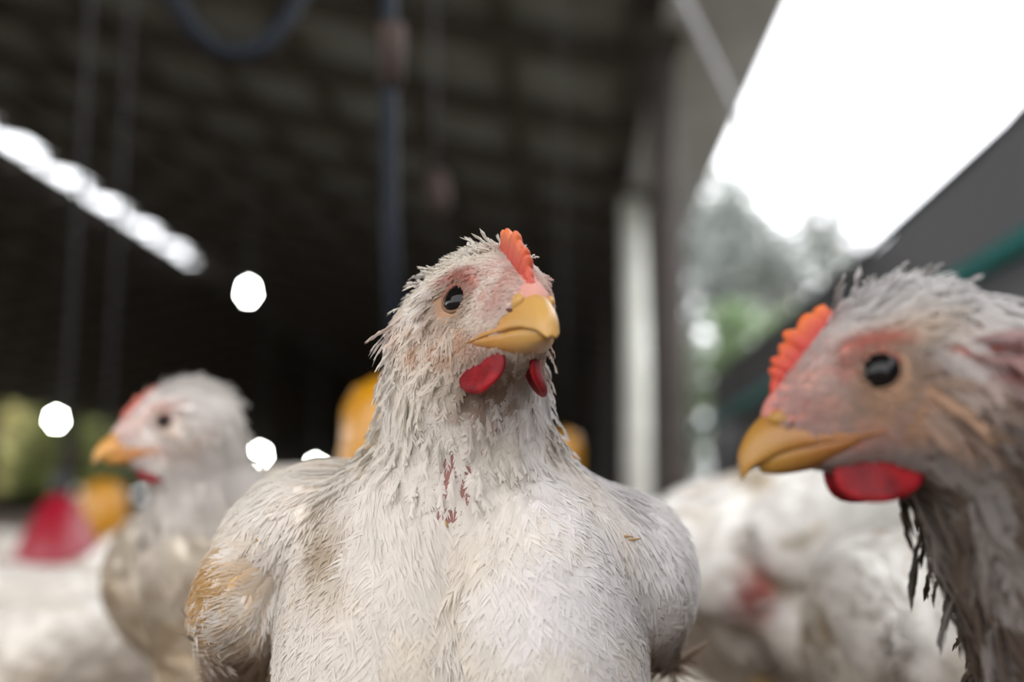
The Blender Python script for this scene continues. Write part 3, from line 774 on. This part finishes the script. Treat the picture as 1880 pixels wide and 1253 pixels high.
# --- the bird facing the camera
hdM = Head(P(846, 549, 0.384), -1, 25.5, 1)
mprims = [
    ell(P(850, 1140, 0.52), (.082, .13, .085), .02, tag='body'),
    cone(P(856, 900, 0.428), P(854, 650, 0.412), .036, .0290, .012, 'neck'),
    ell(P(862, 985, 0.432), (.056, .046, .038), .018, tag='breast', flow=unit(np.array([0, .3, -1]))),
    ell(P(605, 955, 0.468), (.038, .06, .025), .009, Ry(-10), tag='wing', flow=unit(np.array([-.85, .2, -.45]))),
    ell(P(1075, 975, 0.455), (.043, .055, .020), .009, Ry(38), tag='wing2', flow=unit(np.array([.85, .2, -.45]))),
    ell(P(462, 1082, 0.44), (.0205, .032, .0265), .016, Ry(20), tag='wing', flow=unit(np.array([-.85, -.1, -.5]))),
    cone(P(432, 1120, 0.445), P(428, 1290, 0.46), .017, .010, .008, 'wing', unit(np.array([0, .2, -1]))),
    ell(P(1166, 1048, 0.458), (.0240, .048, .0325), .012, Ry(-8), tag='wing2', flow=unit(np.array([.82, -.1, -.52]))),
    cone(P(1208, 1120, 0.462), P(1222, 1205, 0.47), .014, .005, .006, 'wing2', unit(np.array([0, .2, -1]))),
    ell(P(862, 1190, 0.430), (.030, .047, .075), .014, tag='breast', flow=unit(np.array([0, .3, -1]))),
    ell(P(738, 1190, 0.426), (.048, .055, .080), .006, Ry(6), tag='breast', flow=unit(np.array([-.18, .3, -1]))),
    ell(P(985, 1190, 0.418), (.041, .055, .080), .004, Ry(-9), tag='breast', flow=unit(np.array([.18, .3, -1]))),
]
def mcol(p, tg, h, skin):
    n1 = vnoise(p, 60, 1); n2 = vnoise(p, 170, 2); n3 = vnoise(p, 500, 3)
    c = np.broadcast_to(WHITE, p.shape).copy()
    if skin: c = lerp(c, np.broadcast_to(np.array((0.58, 0.49, 0.44)), p.shape), np.full(len(p), .85))
    c = lerp(c, CREAM, 0.35*sstep(.45, .8, n1))
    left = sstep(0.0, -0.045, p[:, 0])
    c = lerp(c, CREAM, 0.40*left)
    W = (tg == 'wing')
    lump = spot(p, P(415, 1065, .42), (.017, .06, .021))
    c = lerp(c, np.array((0.52, 0.30, 0.09)), np.clip(W*lump*sstep(.34, .60, n2*.6+n3*.4)*1.4, 0, .9))
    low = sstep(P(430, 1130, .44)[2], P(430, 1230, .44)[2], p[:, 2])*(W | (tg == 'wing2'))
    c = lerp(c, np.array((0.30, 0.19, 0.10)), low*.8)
    c = lerp(c, np.array((0.42, 0.30, 0.17)), np.clip(.9*spot(p, P(652, 970, .42), (.007, .08, .012)), 0, .75))  # shadow in the hollow below the shoulder, painted as a brown spot
    if h is not None:
        hw = (tg == 'head')
        bare = np.clip(spot(p, P(832, 860, .385), (.014, .04, .030))*1.8, 0, 1)
        c = lerp(c, np.array((0.19, 0.055, 0.045)), bare*(0.9 if skin else 0))
        c = lerp(c, CREAM, .30*hw)
        thr = np.exp(-(((h[:, 1]-4)/14)**2+((h[:, 2]+32)/11)**2+((h[:, 0]+4)/14)**2))
        c = lerp(c, np.array((0.32, 0.19, 0.13)), np.clip(thr*(.35+1.0*sstep(.35, .65, n3)), 0, .8))
        if skin: c = lerp(c, np.array((0.60, 0.44, 0.32)), .75*hw)
        c = facecol(c, h, skin)
    return np.clip(c*(0.94+.12*n3)[:, None], 0, 1)
def front(c, n):
    q = c-CAM; z = q @ FWD; px = CX+FPX*(q @ RGT)/z; py = CY-FPX*(q @ UPV)/z
    return (((n*(CAM-c)).sum(1) > -0.1)*0.9+0.08)*np.where((px > 2000) | (py > 1340) | (px < -100), .10, 1)
mbare = lambda p: np.clip(spot(p, P(822, 870, .388), (.0065, .03, .012))*sstep(.42, .58, vnoise(p*np.array([1, 1, .2]), 480, 4))*1.25+spot(p, P(852, 845, .385), (.0022, .03, .012))*.85+.8*spot(p, P(872, 745, .385), (.006, .03, .006))*sstep(.4, .6, vnoise(p, 500, 5)), 0, 1)
main = bird('chicken', 'white chicken in sharp focus facing the camera with its head turned', P(850, 1140, 0.5)[:2], hdM, mprims, (0, -1), mcol,
            dict(comb=(0.43, 0.055, 0.042), comb2=(0.58, 0.16, 0.06), wattle=(10.5, 12), wat_w=7, wat_x=9, wat_z=-22.5, lean=-1.6, eye_r=6.7, flare=5.5, beak=(0.47, 0.265, 0.075), beak2=(0.42, 0.20, 0.05), comb_h=9),
            [P(760, 1500, 0.5)*np.array([1, 1, 0])+np.array([0, 0, .10]), P(950, 1500, 0.5)*np.array([1, 1, 0])+np.array([0, 0, .10])],
            step=0.0030, fstep=0.0013, dens=1.0, seed=11, seen=front, bare=mbare)
for px, py, d_, L, a in ((1092, 898, .418, .0016, .4), (1151, 985, .405, .0022, .1), (1163, 991, .405, .0028, -.1), (1100, 990, .405, .0012, .5), (566, 915, .425, .0013, 1.4), (628, 988, .41, .0020, 1.0), (820, 963, .382, .0016, 1.2), (472, 993, .41, .001, 1.0), (455, 1190, .425, .0016, 1.1), (1110, 945, .41, .0012, .2)):
    q = P(px, py, d_); 
    for _ in range(30):
        s_ = sdf(hdM.prims()+mprims, q[None])[0]
        q = q+FWD*(s_-0.0035)*0.7 if s_ > 0.0035 else q
    dr = RGT*math.cos(a)-UPV*math.sin(a); b = MB(); b.tube([q-dr*L, q, q+dr*L], [.0002, .0005, .0002], 5)
    b.build('litter_fleck', M['fleck'], main, main.location)

# --- the bird in profile on the right
hdR = Head(P(1610, 682, 0.309), 1, -86, -15)
sR = hdR.w
rprims = [
    ell(P(2420, 1420, 0.40), (.13, .078, .082), .02, tag='body'),
    cone(P(2050, 1250, 0.345), sR((0, -27, -10)), .038, .0235, .02, 'neck'),
    ell(P(2170, 1370, 0.36), (.058, .062, .068), .03, tag='breast'),
    ell(P(2560, 1380, 0.335), (.09, .022, .05), .01, tag='wing', flow=unit(np.array([.9, 0, -.3]))),
]
def rcol(p, tg, h, skin):
    n1 = vnoise(p, 90, 1); n2 = vnoise(p, 220, 2); n3 = vnoise(p, 600, 3)
    c = np.broadcast_to(np.array((0.74, 0.71, 0.69)), p.shape).copy()
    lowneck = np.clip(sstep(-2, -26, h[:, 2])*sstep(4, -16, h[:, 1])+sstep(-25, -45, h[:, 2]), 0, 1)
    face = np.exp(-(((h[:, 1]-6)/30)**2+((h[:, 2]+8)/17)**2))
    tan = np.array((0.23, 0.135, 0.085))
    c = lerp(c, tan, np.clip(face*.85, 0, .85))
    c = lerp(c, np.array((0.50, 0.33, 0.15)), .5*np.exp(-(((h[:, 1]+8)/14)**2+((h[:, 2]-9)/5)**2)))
    brownish = np.array((0.15, 0.105, 0.075))
    c = lerp(c, brownish, np.clip(lowneck*(.60+.7*sstep(.35, .65, n2)), 0, .95))  # darker greyish brown towards the lower neck, broken up by noise
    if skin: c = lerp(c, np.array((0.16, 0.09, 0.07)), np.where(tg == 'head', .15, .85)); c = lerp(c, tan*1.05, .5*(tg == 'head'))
    c = facecol(c, h, skin, .9, np.array((0.50, 0.17, 0.14)))
    c = lerp(c, np.array((0.34, 0.06, 0.05)), np.clip(1.2*np.exp(-(((h[:, 1]+25)/4)**2+((h[:, 2]+4)/5)**2)), 0, .9))
    return np.clip(c*(0.9+.2*n3)[:, None], 0, 1)
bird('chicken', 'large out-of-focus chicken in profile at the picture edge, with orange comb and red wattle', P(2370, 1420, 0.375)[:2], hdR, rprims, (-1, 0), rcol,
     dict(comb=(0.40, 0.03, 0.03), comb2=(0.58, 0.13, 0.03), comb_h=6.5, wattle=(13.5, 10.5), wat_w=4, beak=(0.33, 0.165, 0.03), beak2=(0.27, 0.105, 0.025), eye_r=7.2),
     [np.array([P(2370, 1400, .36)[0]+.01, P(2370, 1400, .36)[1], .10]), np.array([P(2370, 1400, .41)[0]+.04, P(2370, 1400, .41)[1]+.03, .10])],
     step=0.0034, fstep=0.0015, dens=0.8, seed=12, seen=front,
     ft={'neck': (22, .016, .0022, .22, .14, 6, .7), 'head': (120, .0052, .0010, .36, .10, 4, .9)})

# --- the bird in profile on the left
hdL = Head(P(302, 775, 0.645), 1, -72, -7)
lprims = [
    ell(P(530, 1060, 0.785), (.135, .075, .080), .02, tag='body'),
    cone(P(400, 985, 0.69), hdL.w((0, -17, -8)), .042, .024, .025, 'neck'),
    ell(P(395, 1070, 0.69), (.038, .055, .060), .03, tag='breast'),
    ell(P(520, 1020, 0.69), (.095, .020, .048), .008, Ry(8), tag='wing', flow=unit(np.array([.9, 0, -.3]))),
    ell(P(395, 1210, 0.66), (.036, .03, .045), .012, tag='body'),
    cone(P(690, 960, 0.86), P(800, 900, 0.90), .04, .02, .03, 'body'),
]
def lcol(p, tg, h, skin):
    n1 = vnoise(p, 50, 1); n2 = vnoise(p, 140, 2)
    c = np.broadcast_to(np.array((0.78, 0.735, 0.69)), p.shape).copy()
    c = lerp(c, CREAM*.9, .6*sstep(.4, .7, n1)*(tg != 'head')*(tg != 'neck'))
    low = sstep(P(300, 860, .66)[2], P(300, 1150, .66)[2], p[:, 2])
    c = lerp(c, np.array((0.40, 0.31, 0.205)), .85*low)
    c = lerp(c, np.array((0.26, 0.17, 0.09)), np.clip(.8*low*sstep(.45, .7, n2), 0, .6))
    c = facecol(c, h, skin, .6)
    return c
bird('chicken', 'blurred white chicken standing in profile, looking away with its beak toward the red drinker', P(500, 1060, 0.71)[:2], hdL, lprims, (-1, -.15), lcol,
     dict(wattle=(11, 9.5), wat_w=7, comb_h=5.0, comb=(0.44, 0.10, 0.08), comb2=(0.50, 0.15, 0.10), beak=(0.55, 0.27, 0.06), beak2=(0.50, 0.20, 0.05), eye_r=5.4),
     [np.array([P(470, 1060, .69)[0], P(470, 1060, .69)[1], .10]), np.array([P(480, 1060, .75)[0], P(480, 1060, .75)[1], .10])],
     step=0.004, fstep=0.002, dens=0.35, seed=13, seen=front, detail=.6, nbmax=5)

# --- blurred birds close behind the right one
def gcol(dirt=.5, red=None):
    def f(p, tg, h, skin):
        n1 = vnoise(p, 34, 1); n2 = vnoise(p, 90, 2)
        c = np.broadcast_to(np.array((0.88, 0.845, 0.79)), p.shape).copy()
        c = lerp(c, np.array((0.46, 0.34, 0.19)), dirt*sstep(.52, .8, n1*.6+n2*.4))
        low = sstep(.16, .08, p[:, 2]); c = lerp(c, np.array((0.36, 0.26, 0.15)), .5*low)
        if red is not None:
            for q, r_ in red: c = lerp(c, np.array((0.42, 0.10, 0.08)), np.clip(1.3*spot(p, q, r_), 0, .9))
        if h is not None: c = facecol(c, h, skin, .8)
        return c
    return f
def generic(x, y, ang, sit=False, neck='up', turn=0, s=1.0):
    """a whole bird facing -Y turned by ang degrees, returned as head and prims in the place"""
    R = Rz(ang); dz = -0.118 if sit else 0.0
    def T(q): return R @ (np.array([q[0], q[1], q[2]+dz])*s)+np.array([x, y, 0])
    def E(c, r, k, tg, tilt=0, yaw=0, fl=None): return ell(T(c), np.array(r)*s, k, R @ Rz(yaw, tilt), tg, None if fl is None else R @ np.array(fl))
    back = -R @ np.array([0, -1, 0])+np.array([0, 0, -.5])
    pr = [E((0, .03, .185), (.078, .125, .072), .02, 'body', -6), E((0, -.065, .165), (.066, .070, .074), .03, 'breast'),
          E((.066, .03, .195), (.021, .095, .050), .008, 'wing', 4, -6, (.2, .9, -.3)), E((-.066, .03, .195), (.021, .095, .050), .008, 'wing', 4, 6, (-.2, .9, -.3)),
          E((.045, .03, .12), (.036, .048, .05), .02, 'body'), E((-.045, .03, .12), (.036, .048, .05), .02, 'body'),
          E((0, .155, .20), (.036, .05, .022), .03, 'body', 18)]
    hl = {'up': (0, -.135, .335), 'mid': (0, -.165, .27), 'down': (0, -.20, .14)}[neck]
    ey = T(hl); hd = Head(ey, 0, ang+turn, {'up': -4, 'mid': -8, 'down': -45}[neck], 0, s)
    pr.insert(1, cone(T((0, -.085, .205)), hd.w((0, -18, -8)), .042*s, .024*s, .025, 'neck'))
    return hd, pr, [T((.045, .02, .10-dz if sit else .10)), T((-.045, .02, .10-dz if sit else .10))]
def gbird(label, px, d, ang, sit=False, neck='up', turn=0, s=1.0, dirt=.5, red=None, seed=30, dens=.075, group=None, heading=None):
    q = P(px, 1000, d); hd, pr, hips = generic(q[0], q[1], ang, sit, neck, turn, s)
    if sit:
        hips = [np.array([h[0], h[1], .05]) for h in hips]
    a = math.radians(ang)
    return bird('chicken', label, q[:2], hd, pr, (math.sin(a), -math.cos(a)), gcol(dirt, red), dict(), hips, step=0.006, fstep=0.003, dens=dens, seed=seed, detail=.3, nbmax=4, group=group)
gbird('blurred dirty-white chicken behind the profile chicken, standing side-on with head down', 1500, .95, 115, neck='down', dirt=.75, seed=31, red=[(P(1385, 1085, .88), (.014, .06, .025))])
gbird('blurred white chicken rump close behind the neck of the profile chicken', 1690, .66, 188, sit=False, neck='down', s=.80, dirt=.75, seed=32)
gbird('blurred white chicken sitting low beside the wing of the front-facing chicken', 1225, .72, 180, sit=True, neck='down', s=.8, dirt=.3, seed=33)
# --- lower left
gbird('blurred white chicken sitting lowest in the picture corner below the profile chicken', 170, .98, 150, sit=True, neck='mid', dirt=.4, seed=34)
gbird('blurred white chicken sitting between the red drinker and the lowest corner chicken', 120, 1.35, -100, sit=True, neck='mid', dirt=.35, seed=35)
pb = gbird('blurred chicken in front of the red drinker at the picture edge', 20, 1.55, 120, sit=True, neck='mid', dirt=.5, seed=36, s=1.0)
# --- the far flock: copies
def copy_tree(o, parent=None):
    c = o.copy(); COL.objects.link(c); c.parent = parent
    if parent is not None: c.matrix_parent_inverse = o.matrix_parent_inverse.copy()
    for ch in list(o.children): copy_tree(ch, c)
    return c
fl = [(235, 2.0, 30), (260, 2.9, 200), (140, 2.6, 80), (60, 2.9, -60), (10, 3.6, 150), (180, 3.8, 10), (240, 4.8, 90), (1262, 2.6, 150), (1300, 3.5, 40), (1250, 4.4, 240), (1215, 6.0, 20), (1345, 2.2, 200)]
for i, (px, d, a) in enumerate(fl):
    o = copy_tree(pb); q = P(px, 1000, d); o.location = (q[0], q[1], 0); o.rotation_euler = (0, 0, math.radians(a-120))
    lf = px < 700
    o['label'] = ('tiny blurred white chicken of the far flock on the drinker side' if lf else 'tiny blurred white chicken of the far flock beyond the front-facing chicken wing')
    o['group'] = 'far flock on the drinker side' if lf else 'far flock beyond the wing'
